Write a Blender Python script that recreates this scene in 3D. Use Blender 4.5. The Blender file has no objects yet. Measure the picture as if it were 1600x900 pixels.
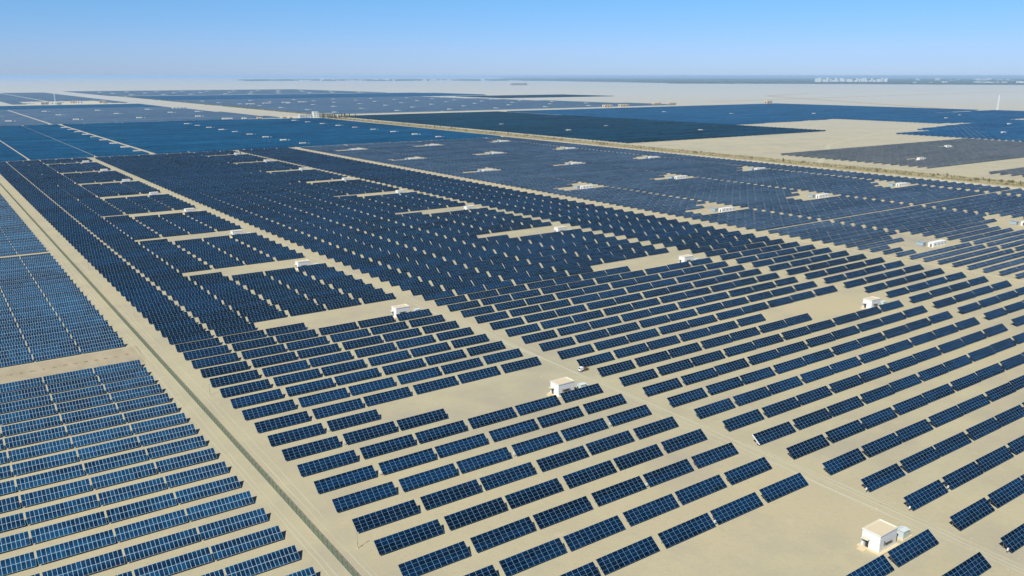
import bpy, bmesh, math, random
from mathutils import Vector, Matrix
R = math.radians
random.seed(7)
sc = bpy.context.scene
COL = sc.collection

# ------------------------------------------------------------------ camera numbers
F = 1304.0; PITCH = math.atan(331.2 / F); AZ = R(35.305); CH = 115.5

def proj(x, y, z=0.0):
    z -= CH
    a = x * math.cos(AZ) - y * math.sin(AZ); b = x * math.sin(AZ) + y * math.cos(AZ)
    d = b * math.cos(PITCH) - z * math.sin(PITCH); u = b * math.sin(PITCH) + z * math.cos(PITCH)
    if d < 1: return None
    return 800 + F * a / d, 450 - F * u / d

def in_view(x, y, m=60):
    p = proj(x, y, 1.5)
    return p is not None and -m < p[0] < 1600 + m and 100 < p[1] < 900 + m

# ------------------------------------------------------------------ materials
def mat(name, col, rough=0.6, metal=0.0, spec=0.5):
    m = bpy.data.materials.new(name); m.use_nodes = True
    b = m.node_tree.nodes['Principled BSDF']
    b.inputs['Base Color'].default_value = (*col, 1); b.inputs['Roughness'].default_value = rough
    b.inputs['Metallic'].default_value = metal; b.inputs['Specular IOR Level'].default_value = spec
    return m

def worn(name, col, rough=0.7, amount=0.15, scale=1.2, metal=0.0):
    """paint or metal with uneven dust and wear"""
    m = mat(name, col, rough, metal); nt = m.node_tree; N = nt.nodes; L = nt.links
    b = N['Principled BSDF']
    tc = N.new('ShaderNodeTexCoord'); n = N.new('ShaderNodeTexNoise')
    n.inputs['Scale'].default_value = scale; n.inputs['Detail'].default_value = 6
    L.new(tc.outputs['Object'], n.inputs['Vector'])
    mx = N.new('ShaderNodeMix'); mx.data_type = 'RGBA'
    mx.inputs['A'].default_value = (*col, 1)
    mx.inputs['B'].default_value = (*[c * (1 - amount) + d * amount for c, d in zip(col, (.42, .35, .25))], 1)
    L.new(n.outputs['Fac'], mx.inputs['Factor']); L.new(mx.outputs['Result'], b.inputs['Base Color'])
    return m

def panel_mat(name, base, alt, line, mw, mh, lw=0.045, var=0.35, rough=0.12, cell=True, spec=0.5, lh=None):
    """solar modules: UV counts modules; frames are pale lines, every module has its own tint"""
    if lh is None: lh = lw
    m = bpy.data.materials.new(name); m.use_nodes = True
    nt = m.node_tree; N = nt.nodes; L = nt.links; b = N['Principled BSDF']
    def math_(op, a, c=None):
        n = N.new('ShaderNodeMath'); n.operation = op
        for i, v in enumerate((a, c)):
            if v is None: continue
            if isinstance(v, (int, float)): n.inputs[i].default_value = v
            else: L.new(v, n.inputs[i])
        return n.outputs[0]
    uv = N.new('ShaderNodeUVMap'); uv.uv_map = 'UVMap'
    sep = N.new('ShaderNodeSeparateXYZ'); L.new(uv.outputs[0], sep.inputs[0])
    def edge(o, size, w):
        r = math_('ROUND', o); d = math_('ABSOLUTE', math_('SUBTRACT', o, r))
        return math_('LESS_THAN', math_('MULTIPLY', d, size), w)
    e = math_('MAXIMUM', edge(sep.outputs[0], mw, lw), edge(sep.outputs[1], mh, lh))
    geo = N.new('ShaderNodeNewGeometry')
    fl = N.new('ShaderNodeVectorMath'); fl.operation = 'FLOOR'; L.new(uv.outputs[0], fl.inputs[0])
    sc_ = N.new('ShaderNodeVectorMath'); sc_.operation = 'MULTIPLY'; L.new(geo.outputs['Position'], sc_.inputs[0])
    sc_.inputs[1].default_value = (1 / 19.6, 1 / 12.83, 0)
    f2 = N.new('ShaderNodeVectorMath'); f2.operation = 'FLOOR'; L.new(sc_.outputs[0], f2.inputs[0])
    m3 = N.new('ShaderNodeVectorMath'); m3.operation = 'MULTIPLY_ADD'
    L.new(f2.outputs[0], m3.inputs[0]); m3.inputs[1].default_value = (17.3, 31.7, 0); L.new(fl.outputs[0], m3.inputs[2])
    wn = N.new('ShaderNodeTexWhiteNoise'); wn.noise_dimensions = '3D'; L.new(m3.outputs[0], wn.inputs['Vector'])
    wt = N.new('ShaderNodeTexWhiteNoise'); wt.noise_dimensions = '3D'; L.new(f2.outputs[0], wt.inputs['Vector'])
    ns = N.new('ShaderNodeTexNoise'); ns.inputs['Scale'].default_value = 0.012; ns.inputs['Detail'].default_value = 2
    L.new(geo.outputs['Position'], ns.inputs['Vector'])
    k = math_('ADD', math_('MULTIPLY', wn.outputs['Value'], 0.35), math_('MULTIPLY', wt.outputs['Value'], 0.3))
    mp = N.new('ShaderNodeMapping'); mp.inputs['Scale'].default_value = (.004, .045, 1); L.new(geo.outputs['Position'], mp.inputs[0])
    n2 = N.new('ShaderNodeTexNoise'); n2.inputs['Scale'].default_value = 1; n2.inputs['Detail'].default_value = 4; L.new(mp.outputs[0], n2.inputs['Vector'])
    k = math_('ADD', k, math_('MULTIPLY', ns.outputs['Fac'], 0.5))
    k = math_('ADD', k, math_('MULTIPLY', math_('SUBTRACT', n2.outputs['Fac'], .5), 1.9))
    mx = N.new('ShaderNodeMix'); mx.data_type = 'RGBA'
    mx.inputs['A'].default_value = (*base, 1); mx.inputs['B'].default_value = (*alt, 1)
    rmp = N.new('ShaderNodeMapRange'); rmp.inputs['From Min'].default_value = 0.3; rmp.inputs['From Max'].default_value = 0.95
    L.new(k, rmp.inputs['Value']); L.new(rmp.outputs[0], mx.inputs['Factor'])
    # dust wiped unevenly over the glass
    du = N.new('ShaderNodeTexNoise'); du.inputs['Scale'].default_value = 0.35; du.inputs['Detail'].default_value = 5
    L.new(geo.outputs['Position'], du.inputs['Vector'])
    dr = N.new('ShaderNodeMapRange'); dr.inputs['From Min'].default_value = 0.45; dr.inputs['From Max'].default_value = 0.85
    dr.inputs['To Max'].default_value = 0.02; L.new(du.outputs['Fac'], dr.inputs['Value'])
    md = N.new('ShaderNodeMix'); md.data_type = 'RGBA'; L.new(dr.outputs[0], md.inputs['Factor'])
    L.new(mx.outputs['Result'], md.inputs['A']); md.inputs['B'].default_value = (.20, .25, .30, 1)
    ml = N.new('ShaderNodeMix'); ml.data_type = 'RGBA'; L.new(e, ml.inputs['Factor'])
    L.new(md.outputs['Result'], ml.inputs['A']); ml.inputs['B'].default_value = (*line, 1)
    L.new(ml.outputs['Result'], b.inputs['Base Color'])
    rr = N.new('ShaderNodeMapRange'); L.new(e, rr.inputs['Value'])
    rr.inputs['To Min'].default_value = rough; rr.inputs['To Max'].default_value = 0.45; L.new(rr.outputs[0], b.inputs['Roughness'])
    b.inputs['Specular IOR Level'].default_value = spec
    return m

M = {}
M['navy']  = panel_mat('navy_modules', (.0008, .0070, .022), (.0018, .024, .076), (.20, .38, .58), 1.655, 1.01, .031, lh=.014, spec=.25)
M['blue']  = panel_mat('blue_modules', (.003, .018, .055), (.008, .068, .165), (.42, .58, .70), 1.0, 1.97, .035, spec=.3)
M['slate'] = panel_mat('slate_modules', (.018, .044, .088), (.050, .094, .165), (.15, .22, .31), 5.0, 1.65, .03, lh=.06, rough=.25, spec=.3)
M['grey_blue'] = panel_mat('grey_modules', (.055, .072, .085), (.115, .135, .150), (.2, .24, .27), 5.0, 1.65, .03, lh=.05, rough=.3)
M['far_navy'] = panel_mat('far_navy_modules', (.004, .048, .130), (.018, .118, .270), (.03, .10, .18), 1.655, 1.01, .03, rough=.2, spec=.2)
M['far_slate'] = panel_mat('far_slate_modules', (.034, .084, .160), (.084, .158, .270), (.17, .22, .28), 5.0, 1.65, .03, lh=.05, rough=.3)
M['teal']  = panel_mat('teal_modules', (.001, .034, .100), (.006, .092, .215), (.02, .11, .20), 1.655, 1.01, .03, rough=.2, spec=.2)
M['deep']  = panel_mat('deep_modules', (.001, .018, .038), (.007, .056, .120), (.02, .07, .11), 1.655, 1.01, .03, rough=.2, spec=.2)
M['back'] = mat('module_backsheet', (.10, .11, .12), .6)
M['edge'] = mat('anodised_module_edge', (.05, .06, .075), .5)
M['steel'] = worn('galvanised_steel', (.42, .43, .44), .45, .25, 2.0, .6)
M['white'] = worn('white_render', (.76, .80, .82), .75, .05, .8)
M['roof'] = worn('sandy_roof', (.64, .57, .42), .85, .25, .6)
M['dark'] = mat('dark_opening', (.03, .032, .035), .4)
M['louver'] = worn('grey_louver', (.30, .32, .33), .5, .2, 3)
M['plinth'] = worn('plinth_concrete', (.66, .56, .38), .85, .3, 1.0)
M['paleblue'] = worn('pale_blue_paint', (.58, .68, .70), .5, .12, 1.0)
M['shedblue'] = worn('grey_blue_paint', (.33, .43, .52), .5, .12, 1.0)
M['green'] = worn('green_fence_paint', (.035, .105, .07), .6, .2, 1.0)
M['rubber'] = mat('rubber', (.02, .02, .02), .8)
M['rust'] = worn('brown_timber', (.14, .07, .035), .8, .2, 4)
M['cream'] = worn('cream_render', (.62, .52, .38), .8, .2, .5)
M['grey'] = worn('grey_render', (.36, .39, .38), .8, .2, .3)

def mesh_alpha(name, col, a):
    m = mat(name, col, .6); nt = m.node_tree; N = nt.nodes; L = nt.links
    b = N['Principled BSDF']; out = N['Material Output']
    t = N.new('ShaderNodeBsdfTransparent'); mx = N.new('ShaderNodeMixShader'); mx.inputs[0].default_value = a
    L.new(t.outputs[0], mx.inputs[1]); L.new(b.outputs[0], mx.inputs[2]); L.new(mx.outputs[0], out.inputs['Surface'])
    return m
M['green_mesh'] = mesh_alpha('green_wire_mesh', (.035, .12, .08), .42)
M['pale_mesh'] = mesh_alpha('pale_wire_mesh', (.55, .52, .42), .16)

def leaf(name, c1, c2):
    m = mat(name, c1, .8); nt = m.node_tree; N = nt.nodes; L = nt.links; b = N['Principled BSDF']
    g = N.new('ShaderNodeNewGeometry'); mx = N.new('ShaderNodeMix'); mx.data_type = 'RGBA'
    mx.inputs['A'].default_value = (*c1, 1); mx.inputs['B'].default_value = (*c2, 1)
    L.new(g.outputs['Random Per Island'], mx.inputs['Factor']); L.new(mx.outputs['Result'], b.inputs['Base Color'])
    return m
M['leaf'] = leaf('dusty_leaves', (.09, .11, .045), (.23, .22, .11))
M['bark'] = mat('bark', (.14, .10, .07), .9)
M['wood'] = leaf('distant_woodland', (.02, .05, .03), (.06, .09, .05))

def ground_mat():
    m = mat('desert_sand', (0.396, 0.369, 0.270), .95, spec=.2); nt = m.node_tree; N = nt.nodes; L = nt.links
    b = N['Principled BSDF']; g = N.new('ShaderNodeNewGeometry')
    def noise(s, det, rough=.55, sy=1.0):
        mp = N.new('ShaderNodeMapping'); mp.inputs['Scale'].default_value = (1, sy, 1)
        L.new(g.outputs['Position'], mp.inputs[0])
        n = N.new('ShaderNodeTexNoise'); n.inputs['Scale'].default_value = s; n.inputs['Detail'].default_value = det
        n.inputs['Roughness'].default_value = rough; L.new(mp.outputs[0], n.inputs['Vector']); return n.outputs['Fac']
    def ramp(fac, a, b_):
        r = N.new('ShaderNodeMapRange'); r.inputs['From Min'].default_value = a; r.inputs['From Max'].default_value = b_
        L.new(fac, r.inputs['Value']); return r.outputs[0]
    def mix(f, a, c):
        x = N.new('ShaderNodeMix'); x.data_type = 'RGBA'
        L.new(f, x.inputs['Factor']) if not isinstance(f, float) else setattr(x.inputs['Factor'], 'default_value', f)
        for nm, v in (('A', a), ('B', c)):
            if isinstance(v, tuple): x.inputs[nm].default_value = (*v, 1)
            else: L.new(v, x.inputs[nm])
        return x.outputs['Result']
    c = mix(ramp(noise(.045, 7, .6), .38, .62), (0.436, 0.417, 0.298), (0.378, 0.361, 0.272))
    c = mix(ramp(noise(.006, 4), .35, .7), c, (0.466, 0.422, 0.285))
    c = mix(ramp(noise(.45, 8, .7), .55, .85), c, (0.339, 0.315, 0.230))
    sm = ramp(noise(.16, 6, .6), .60, .80)
    c = mix(sm, c, (0.510, 0.475, 0.345))
    c = mix(ramp(noise(.5, 5, .6, 6.0), .58, .80), c, (0.352, 0.330, 0.250))
    c = mix(ramp(noise(.02, 6, .65), .50, .70), c, (0.356, 0.335, 0.270))
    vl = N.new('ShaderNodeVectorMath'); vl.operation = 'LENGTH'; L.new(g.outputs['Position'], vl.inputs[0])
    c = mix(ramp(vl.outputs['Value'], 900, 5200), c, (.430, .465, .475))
    # wheel scuffs running the way of the service lanes
    c = mix(ramp(noise(.9, 4, .6, .03), .66, .80), c, (0.488, 0.461, 0.345))
    c = mix(ramp(noise(3.0, 3, .6), .68, .78), c, (0.238, 0.218, 0.155))
    L.new(c, b.inputs['Base Color'])
    bp = N.new('ShaderNodeBump'); bp.inputs['Strength'].default_value = .35; bp.inputs['Distance'].default_value = .25
    L.new(noise(.8, 8, .65), bp.inputs['Height']); L.new(bp.outputs[0], b.inputs['Normal'])
    return m

def track_mat(name, c1, c2, s=.5, sy=.04):
    m = mat(name, c1, .95, spec=.2); nt = m.node_tree; N = nt.nodes; L = nt.links; b = N['Principled BSDF']
    g = N.new('ShaderNodeNewGeometry'); mp = N.new('ShaderNodeMapping'); mp.inputs['Scale'].default_value = (1, sy, 1)
    L.new(g.outputs['Position'], mp.inputs[0]); n = N.new('ShaderNodeTexNoise')
    n.inputs['Scale'].default_value = s; n.inputs['Detail'].default_value = 6; L.new(mp.outputs[0], n.inputs['Vector'])
    r = N.new('ShaderNodeMapRange'); r.inputs['From Min'].default_value = .35; r.inputs['From Max'].default_value = .65
    L.new(n.outputs['Fac'], r.inputs['Value'])
    mx = N.new('ShaderNodeMix'); mx.data_type = 'RGBA'; mx.inputs['A'].default_value = (*c1, 1); mx.inputs['B'].default_value = (*c2, 1)
    L.new(r.outputs[0], mx.inputs['Factor']); L.new(mx.outputs['Result'], b.inputs['Base Color'])
    return m

# ------------------------------------------------------------------ mesh helpers
class MB:
    def __init__(s): s.v = []; s.f = []; s.m = []; s.uv = []; s.mats = []
    def mi(s, key):
        if key not in s.mats: s.mats.append(key)
        return s.mats.index(key)
    def quad(s, pts, key, uv=None):
        i = len(s.v); s.v += [tuple(p) for p in pts]; s.f.append(tuple(range(i, i + len(pts)))); s.m.append(s.mi(key))
        s.uv.append(uv or [(0.5, 0.5)] * len(pts))
    def box(s, x0, y0, z0, x1, y1, z1, key, top=None):
        P = [(x0, y0, z0), (x1, y0, z0), (x1, y1, z0), (x0, y1, z0), (x0, y0, z1), (x1, y0, z1), (x1, y1, z1), (x0, y1, z1)]
        i = len(s.v); s.v += P; k = s.mi(key); kt = s.mi(top) if top else k
        for f, q in (((3, 2, 1, 0), k), ((4, 5, 6, 7), kt), ((0, 1, 5, 4), k), ((1, 2, 6, 5), k), ((2, 3, 7, 6), k), ((3, 0, 4, 7), k)):
            s.f.append(tuple(i + j for j in f)); s.m.append(q); s.uv.append([(0.5, 0.5)] * 4)
    def bar(s, a, b, w, key, h=None):
        """square bar from a to b"""
        a = Vector(a); b = Vector(b); d = (b - a).normalized(); h = h or w
        u = d.cross(Vector((0, 0, 1)));
        if u.length < 1e-3: u = Vector((1, 0, 0))
        u.normalize(); v = d.cross(u).normalized()
        P = []
        for p in (a, b):
            for su, sv in ((-1, -1), (1, -1), (1, 1), (-1, 1)): P.append(tuple(p + u * su * w / 2 + v * sv * h / 2))
        i = len(s.v); s.v += P; k = s.mi(key)
        for f in ((0, 1, 2, 3), (7, 6, 5, 4), (0, 4, 5, 1), (1, 5, 6, 2), (2, 6, 7, 3), (3, 7, 4, 0)):
            s.f.append(tuple(i + j for j in f)); s.m.append(k); s.uv.append([(0.5, 0.5)] * 4)
    def cyl(s, x, y, z0, z1, r, key, n=10, axis='z', r1=None):
        r1 = r if r1 is None else r1; i = len(s.v); k = s.mi(key)
        for z, rr in ((z0, r), (z1, r1)):
            for a in range(n):
                c, q = rr * math.cos(2 * math.pi * a / n), rr * math.sin(2 * math.pi * a / n)
                s.v.append((x + c, y + q, z) if axis == 'z' else (x + c, z, y + q))
        for a in range(n):
            b = (a + 1) % n; s.f.append((i + a, i + b, i + n + b, i + n + a)); s.m.append(k); s.uv.append([(0.5, 0.5)] * 4)
        s.f.append(tuple(i + n + a for a in range(n))); s.m.append(k); s.uv.append([(.5, .5)] * n)
        s.f.append(tuple(i + n - 1 - a for a in range(n))); s.m.append(k); s.uv.append([(.5, .5)] * n)
    def slab(s, x0, y0, z0, L, D, tilt, key, nc, nr, uo=0, vo=0, th=.05, under=True):
        """one inclined sheet of modules, low edge at y0, facing -y"""
        c, q = math.cos(tilt), math.sin(tilt)
        A = [(x0, y0, z0), (x0 + L, y0, z0), (x0 + L, y0 + D * c, z0 + D * q), (x0, y0 + D * c, z0 + D * q)]
        s.quad(A, key, [(uo, vo), (uo + nc, vo), (uo + nc, vo + nr), (uo, vo + nr)])
        if under:
            n = (0, q * th, -c * th); B = [(p[0], p[1] + n[1], p[2] + n[2]) for p in A]
            s.quad([B[3], B[2], B[1], B[0]], 'back')
            for a, b in ((0, 1), (1, 2), (2, 3), (3, 0)): s.quad([A[b], A[a], B[a], B[b]], 'edge')
    def mesh(s, name):
        me = bpy.data.meshes.new(name); me.from_pydata(s.v, [], s.f)
        for k in s.mats: me.materials.append(M[k])
        me.polygons.foreach_set('material_index', s.m)
        ul = me.uv_layers.new(name='UVMap'); flat = [c for f in s.uv for p in f for c in p]
        ul.data.foreach_set('uv', flat); me.update(); return me
    def build(s, name, parent=None, loc=(0, 0, 0), rz=0):
        return put(name, s.mesh(name), parent, loc, rz)

def put(name, me, parent=None, loc=(0, 0, 0), rz=0):
    o = bpy.data.objects.new(name, me); COL.objects.link(o); o.location = loc; o.rotation_euler.z = rz
    if parent: o.parent = parent
    return o
def tag(o, label=None, cat=None, group=None, kind=None):
    if label: o['label'] = label
    if cat: o['category'] = cat
    if group: o['group'] = group
    if kind: o['kind'] = kind
    return o
def empty(name, loc, rz=0):
    return put(name, None, None, loc, rz)
def copy_tree(o, parent=None):
    c = o.copy(); COL.objects.link(c); c.parent = parent
    for ch in list(o.children): copy_tree(ch, c)
    return c
ORD = ['zeroth', 'first', 'second', 'third', 'fourth', 'fifth', 'sixth', 'seventh', 'eighth', 'ninth', 'tenth', 'eleventh', 'twelfth',
       'thirteenth', 'fourteenth', 'fifteenth', 'sixteenth', 'seventeenth', 'eighteenth', 'nineteenth', 'twentieth', '21st', '22nd', '23rd',
       '24th', '25th', '26th', '27th', '28th', '29th', '30th', '31st', '32nd', '33rd', '34th', '35th', '36th', '37th', '38th', '39th', '40th']
def sheet(name, poly, z, m):
    me = bpy.data.meshes.new(name); me.from_pydata([(x, y, z) for x, y in poly], [], [tuple(range(len(poly)))])
    me.materials.append(m); return tag(put(name, me), kind='structure')

# ------------------------------------------------------------------ ground, tracks
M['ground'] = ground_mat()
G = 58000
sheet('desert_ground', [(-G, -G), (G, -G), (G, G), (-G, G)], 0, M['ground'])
tm = track_mat('packed_track', (.500, .490, .385), (.42, .405, .31))
rm = track_mat('pale_road', (.56, .55, .45), (.47, .45, .35), .3)
sm = track_mat('turned_sand', (.41, .37, .27), (.34, .305, .22), .2, .3)
gm = track_mat('dusty_verge', (.30, .27, .15), (.44, .36, .23), .12, .3)
TZ = [0]
def track(name, pts, w, z, m, kind='structure'):
    TZ[0] += 1; z = .004 * TZ[0]
    v = []; f = []
    for i, (x, y) in enumerate(pts):
        a = Vector(pts[max(i - 1, 0)]); b = Vector(pts[min(i + 1, len(pts) - 1)]); d = (b - a).normalized(); n = Vector((-d.y, d.x))
        ww = w * (0.8 + .4 * random.random()) / 2
        v += [(x + n.x * ww, y + n.y * ww, z), (x - n.x * ww, y - n.y * ww, z)]
        if i: f.append((2 * i - 2, 2 * i - 1, 2 * i + 1, 2 * i))
    me = bpy.data.meshes.new(name); me.from_pydata(v, [], f); me.materials.append(m)
    return tag(put(name, me), kind=kind)
def line(x, y0, y1, st, amp):
    return [(x + amp * math.sin(y / 37.0 + x) + random.uniform(-.15, .15), y) for y in [y0 + i * st for i in range(int((y1 - y0) / st) + 1)]]
for dx in (-.9, .9):
    track('wheel_track', line(203.6 + dx, 40, 900, 6, .9), .55, .005, tm)
for cx_, ww in ((201.8, .3), (204.6, .4), (206.0, .25)):
    for dx in (-.8, .8): track('wheel_track', line(cx_ + dx, 50, 700, 6, 1.3), ww, .0045, tm)
for cx_ in (75.2,):
    for dx in (-.8, .8): track('wheel_track', line(cx_ + dx, 140, 600, 6, .5), .3, .0045, tm)
for dx in (-.9, .9):
    track('wheel_track', line(66.7 + dx, 140, 700, 6, .4), .35, .005, tm)
track('paved_road', line(947, 300, 2330, 40, 0), 13, .006, rm)
track('road_verge', line(985, 300, 2330, 40, 0), 48, .004, gm)
track('service_road', [(90, 2327), (480, 2327), (940, 2330)], 26, .006, rm)
track('service_road', [(1030, 2385), (1750, 2440), (2500, 2445)], 20, .006, rm)
track('service_road', [(2000, 3575), (2600, 3600)], 40, .006, rm)
track('sand_track', [(1000, 690), (1300, 880), (1640, 1000), (2100, 1060)], 7, .005, tm)
track('sand_track', [(1040, 1000), (1300, 960), (1640, 905)], 6, .005, tm)
track('sand_track', [(3000, 1500), (4200, 3300), (5200, 3700), (7500, 3900)], 30, .005, gm)
track('sand_track', [(3050, 2700), (4600, 2900), (8200, 3300)], 30, .005, gm)
sheet('gravel_yard', [(650, 2312), (940, 2240), (1000, 2380), (850, 2480)], .14, rm)

# ------------------------------------------------------------------ solar tables
T4 = dict(L=18.3, D=4.07, t=R(37), nc=11, nr=4, key='navy')
T2 = dict(L=17.3, D=3.97, t=R(35), nc=17, nr=2, key='blue')
TD = dict(L=10.9, D=3.34, t=R(33), nc=2, nr=2, key='slate')
Z0 = .5

def legs_mb(T, mbs=None, one=None):
    c, q = math.cos(T['t']), math.sin(T['t'])
    n = 5 if T['L'] > 12 else 3; out = []
    for i in range(n):
        x = T['L'] * (.06 + .88 * i / (n - 1))
        for f in (.18, .82):
            y = T['D'] * c * f; z = Z0 + T['D'] * q * f - .16
            m = one or MB(); m.bar((x, y, 0), (x, y, z), .10, 'steel'); out.append(m)
    return out
def frame_mb(T, m=None):
    m = m or MB(); c, q = math.cos(T['t']), math.sin(T['t']); n = 5 if T['L'] > 12 else 3
    for i in range(n):
        x = T['L'] * (.06 + .88 * i / (n - 1))
        a = (x, T['D'] * c * .04, Z0 + T['D'] * q * .04 - .13); b = (x, T['D'] * c * .96, Z0 + T['D'] * q * .96 - .13)
        m.bar(a, b, .07, 'steel')
        m.bar((x, T['D'] * c * .82, .5), (x, T['D'] * c * .45, Z0 + T['D'] * q * .45 - .16), .05, 'steel')
    for f in (.08, .36, .64, .92):
        m.bar((.05, T['D'] * c * f, Z0 + T['D'] * q * f - .09), (T['L'] - .05, T['D'] * c * f, Z0 + T['D'] * q * f - .09), .06, 'steel')
    return m
def table_proto(T):
    """full table: panel surface, support frame, each leg"""
    P = MB(); P.slab(0, 0, Z0, T['L'], T['D'], T['t'], T['key'], T['nc'], T['nr'])
    return dict(panel=P.mesh('panel_surface'), frame=frame_mb(T).mesh('support_frame'), legs=[m.mesh('leg') for m in legs_mb(T)], simple=simple(T))
def simple(T):
    m = MB(); m.slab(0, 0, Z0, T['L'], T['D'], T['t'], T['key'], T['nc'], T['nr']); legs_mb(T, one=m); return m.mesh('solar_table')
bx = MB(); bx.box(-.75, .7, .9, -.3, 1.0, 1.5, 'white'); bx.bar((-.55, .9, 0), (-.55, .9, .9), .08, 'steel'); BOXM = bx.mesh('combiner_box')
bt = MB(); c_, q_ = math.cos(T4['t']), math.sin(T4['t'])
bt.quad([(-.62, .05, Z0 + .04), (-.12, .05, Z0 + .04), (-.12, 4.0 * c_, Z0 + 4.0 * q_ + .02), (-.62, 4.0 * c_, Z0 + 4.0 * q_ + .02)], 'white')
bt.quad([(-.62, 4.0 * c_, Z0 + 4.0 * q_ - .03), (-.12, 4.0 * c_, Z0 + 4.0 * q_ - .03), (-.12, .05, Z0 - .01), (-.62, .05, Z0 - .01)], 'steel')
for s_ in ((-.62, .05), (-.12, .05)): bt.bar((s_[0], .05, Z0 + .015), (s_[0], 4.0 * c_, Z0 + 4.0 * q_ - .005), .05, 'steel')
TRAYM = bt.mesh('cable_tray')

class Field:
    """collects the sites of one kind of table, then builds the largest ones apart and the rest as one"""
    def __init__(s, T): s.T = T; s.sites = []
    name = 'solar_table'
    def add(s, x, y, label=None, sx=1.0): s.sites.append((x, y, label, sx))
    def build(s, nind, near, cat, group, rest):
        T = s.T; P = table_proto(T)
        vis = [t for t in s.sites if in_view(t[0] + T['L'] / 2, t[1])]
        other = []
        def fully(t):
            a = [proj(t[0] + dx, t[1] + 1.5, 1.5) for dx in (0, T['L'] / 2, T['L'])]
            return any(p and 0 <= p[0] <= 1600 and p[1] <= 898 for p in a)
        vis.sort(key=lambda t: math.hypot(t[0] + 9, t[1]) + (0 if t[2] else 1e6))
        ind = [t for t in vis if t[2] and fully(t)][:nind]
        ids = set(id(t) for t in ind); other = [t for t in vis if id(t) not in ids]
        pr = None
        for n, t in enumerate(ind):
            x, y, lab, sx = t; d = math.hypot(x + 9, y)
            z = random.uniform(-.05, .05)
            if d < near:
                root = empty(s.name, (x, y, 0))
                p = put('panel_surface', P['panel'], root); f = put('support_frame', P['frame'], root)
                for lm in P['legs']: put('leg', lm, root)
                h = random.random()
                if T['key'] == 'navy':
                    if h < .22: put('combiner_box', BOXM, root)
                    elif h < .0: pass
                    if abs(x - 208.6) < .1 and abs(y - LAT(3 + 4)) < 1 or abs(x - 208.6) < .1 and abs(y - LAT(3 + 2)) < 1: put('cable_tray', TRAYM, root)
            else:
                root = put(s.name, P['simple'], None, (x, y, 0))
            root.scale.x = sx; root.location.z = z * .5 - .02
            root.rotation_euler = (random.uniform(-.007, .007), random.uniform(-.0022, .0022), random.uniform(-.0025, .0025))
            tag(root, lab, cat, group)
        if other:
            m = MB()
            for k, (x, y, lab, sx) in enumerate(other):
                d = math.hypot(x, y)
                m.slab(x, y, Z0 + random.uniform(-.05, .05), T['L'] * sx, T['D'], T['t'] + random.uniform(-.008, .008), T['key'], T['nc'], T['nr'],
                       random.randrange(60) * 20, random.randrange(60) * 8, under=d < 2500)
                if d < 700:
                    c, q = math.cos(T['t']), math.sin(T['t'])
                    for fx in (.06, .5, .94):
                        m.bar((x + T['L'] * sx * fx, y + T['D'] * c * .82, 0), (x + T['L'] * sx * fx, y + T['D'] * c * .82, Z0 + T['D'] * q * .82 - .1), .09, 'steel')
            tag(m.build(rest[0]), rest[1], rest[2], kind='stuff')
        print(rest[0], len(ind), len(other))

PIT = 12.83
def LAT(k): return 92.0 + PIT * k
def drift(x): return 0 if x < 208 else 3.4 * ((x - 208) / 290) ** 1.4
def hutwords(k):
    """row words counted from the clearings that hold the huts (rows k = 1, 2 modulo 10 are cleared)"""
    n = (k + 4) // 10 if k > -4 else 0
    base = 10 * n          # front row of that clearing
    r = k - base
    hut = ['nearest', 'second nearest', 'third nearest', 'fourth nearest', 'fifth nearest', 'sixth nearest'][min(n, 5)]
    if r <= 0: return f"{ORD[1 - r]} row before the {hut} hut"
    return f"{ORD[r]} row behind the {hut} hut"

f4 = Field(T4)
XB = [79.6, 99.95, 119.45, 139.8, 159.4, 179.7]
XC = [208.6]
for i in range(1, 10): XC.append(XC[-1] + 18.3 * 1.01 + (1.8 if i % 2 else .72))
XE = [(415.0, 1.05), (436.0, 1.05), (456.2, 1.05), (477.3, 1.05)]
KMAX = 97
for k in range(-8, KMAX):
    y = LAT(k); r = k % 10
    for i, x in enumerate(XB):
        if r == 1 and i >= 3: continue
        if r == 2 and i >= 2: continue
        f4.add(x, y + random.uniform(-.12, .12), f"dark blue solar table, {ORD[i + 1]} right of green fence, {hutwords(k)}", 1.01)
    for i, x in enumerate(XC):
        if r == 1 and i >= 7: continue
        if r == 2 and i >= 6: continue
        f4.add(x, y + drift(x) + random.uniform(-.12, .12), f"dark blue solar table, {ORD[i + 1]} right of dirt lane, {hutwords(k)}", 1.01)
    for i, (x, sx) in enumerate(XE):
        f4.add(x, y + drift(x) + random.uniform(-.12, .12), f"dark blue solar table, {ORD[4 - i]} left of pale fence, {hutwords(k)}", sx)
f4.build(300, 275, 'solar panels', 'dark blue solar tables four modules high',
         ('solar_tables', 'far rows of dark blue solar tables standing on sand behind the nearest ones', 'solar panels'))

f2 = Field(T2); f2.name = 'two_row_solar_table'
ay = 212.9 - 11.42 * 8
nears = [350.2 - 11.42 * k for k in range(0, 23)]
blocks = [('before', nears)] + [('b2', [383.3 + 11.42 * k for k in range(21)]), ('b3', [634.4 + 11.42 * k for k in range(21)]), ('b4', [886.4 + 11.42 * k for k in range(21)])]
for bn, ys in blocks:
    for j, y in enumerate(ys):
        for i in range(14):
            x = 45.65 - 17.75 * i
            if bn == 'before': lab = f"bright blue solar table, {ORD[i + 1]} left of green fence, {ORD[j + 1]} row below sand strip"
            elif bn == 'b2': lab = f"bright blue solar table, {ORD[i + 1]} left of green fence, {ORD[j + 1]} row above sand strip"
            else: lab = None
            f2.add(x, y + random.uniform(-.1, .1), lab)
f2.build(300, 275, 'solar panels', 'bright blue solar tables two modules high',
         ('solar_tables', 'far rows of bright blue solar tables left of the green fence', 'solar panels'))

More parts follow.
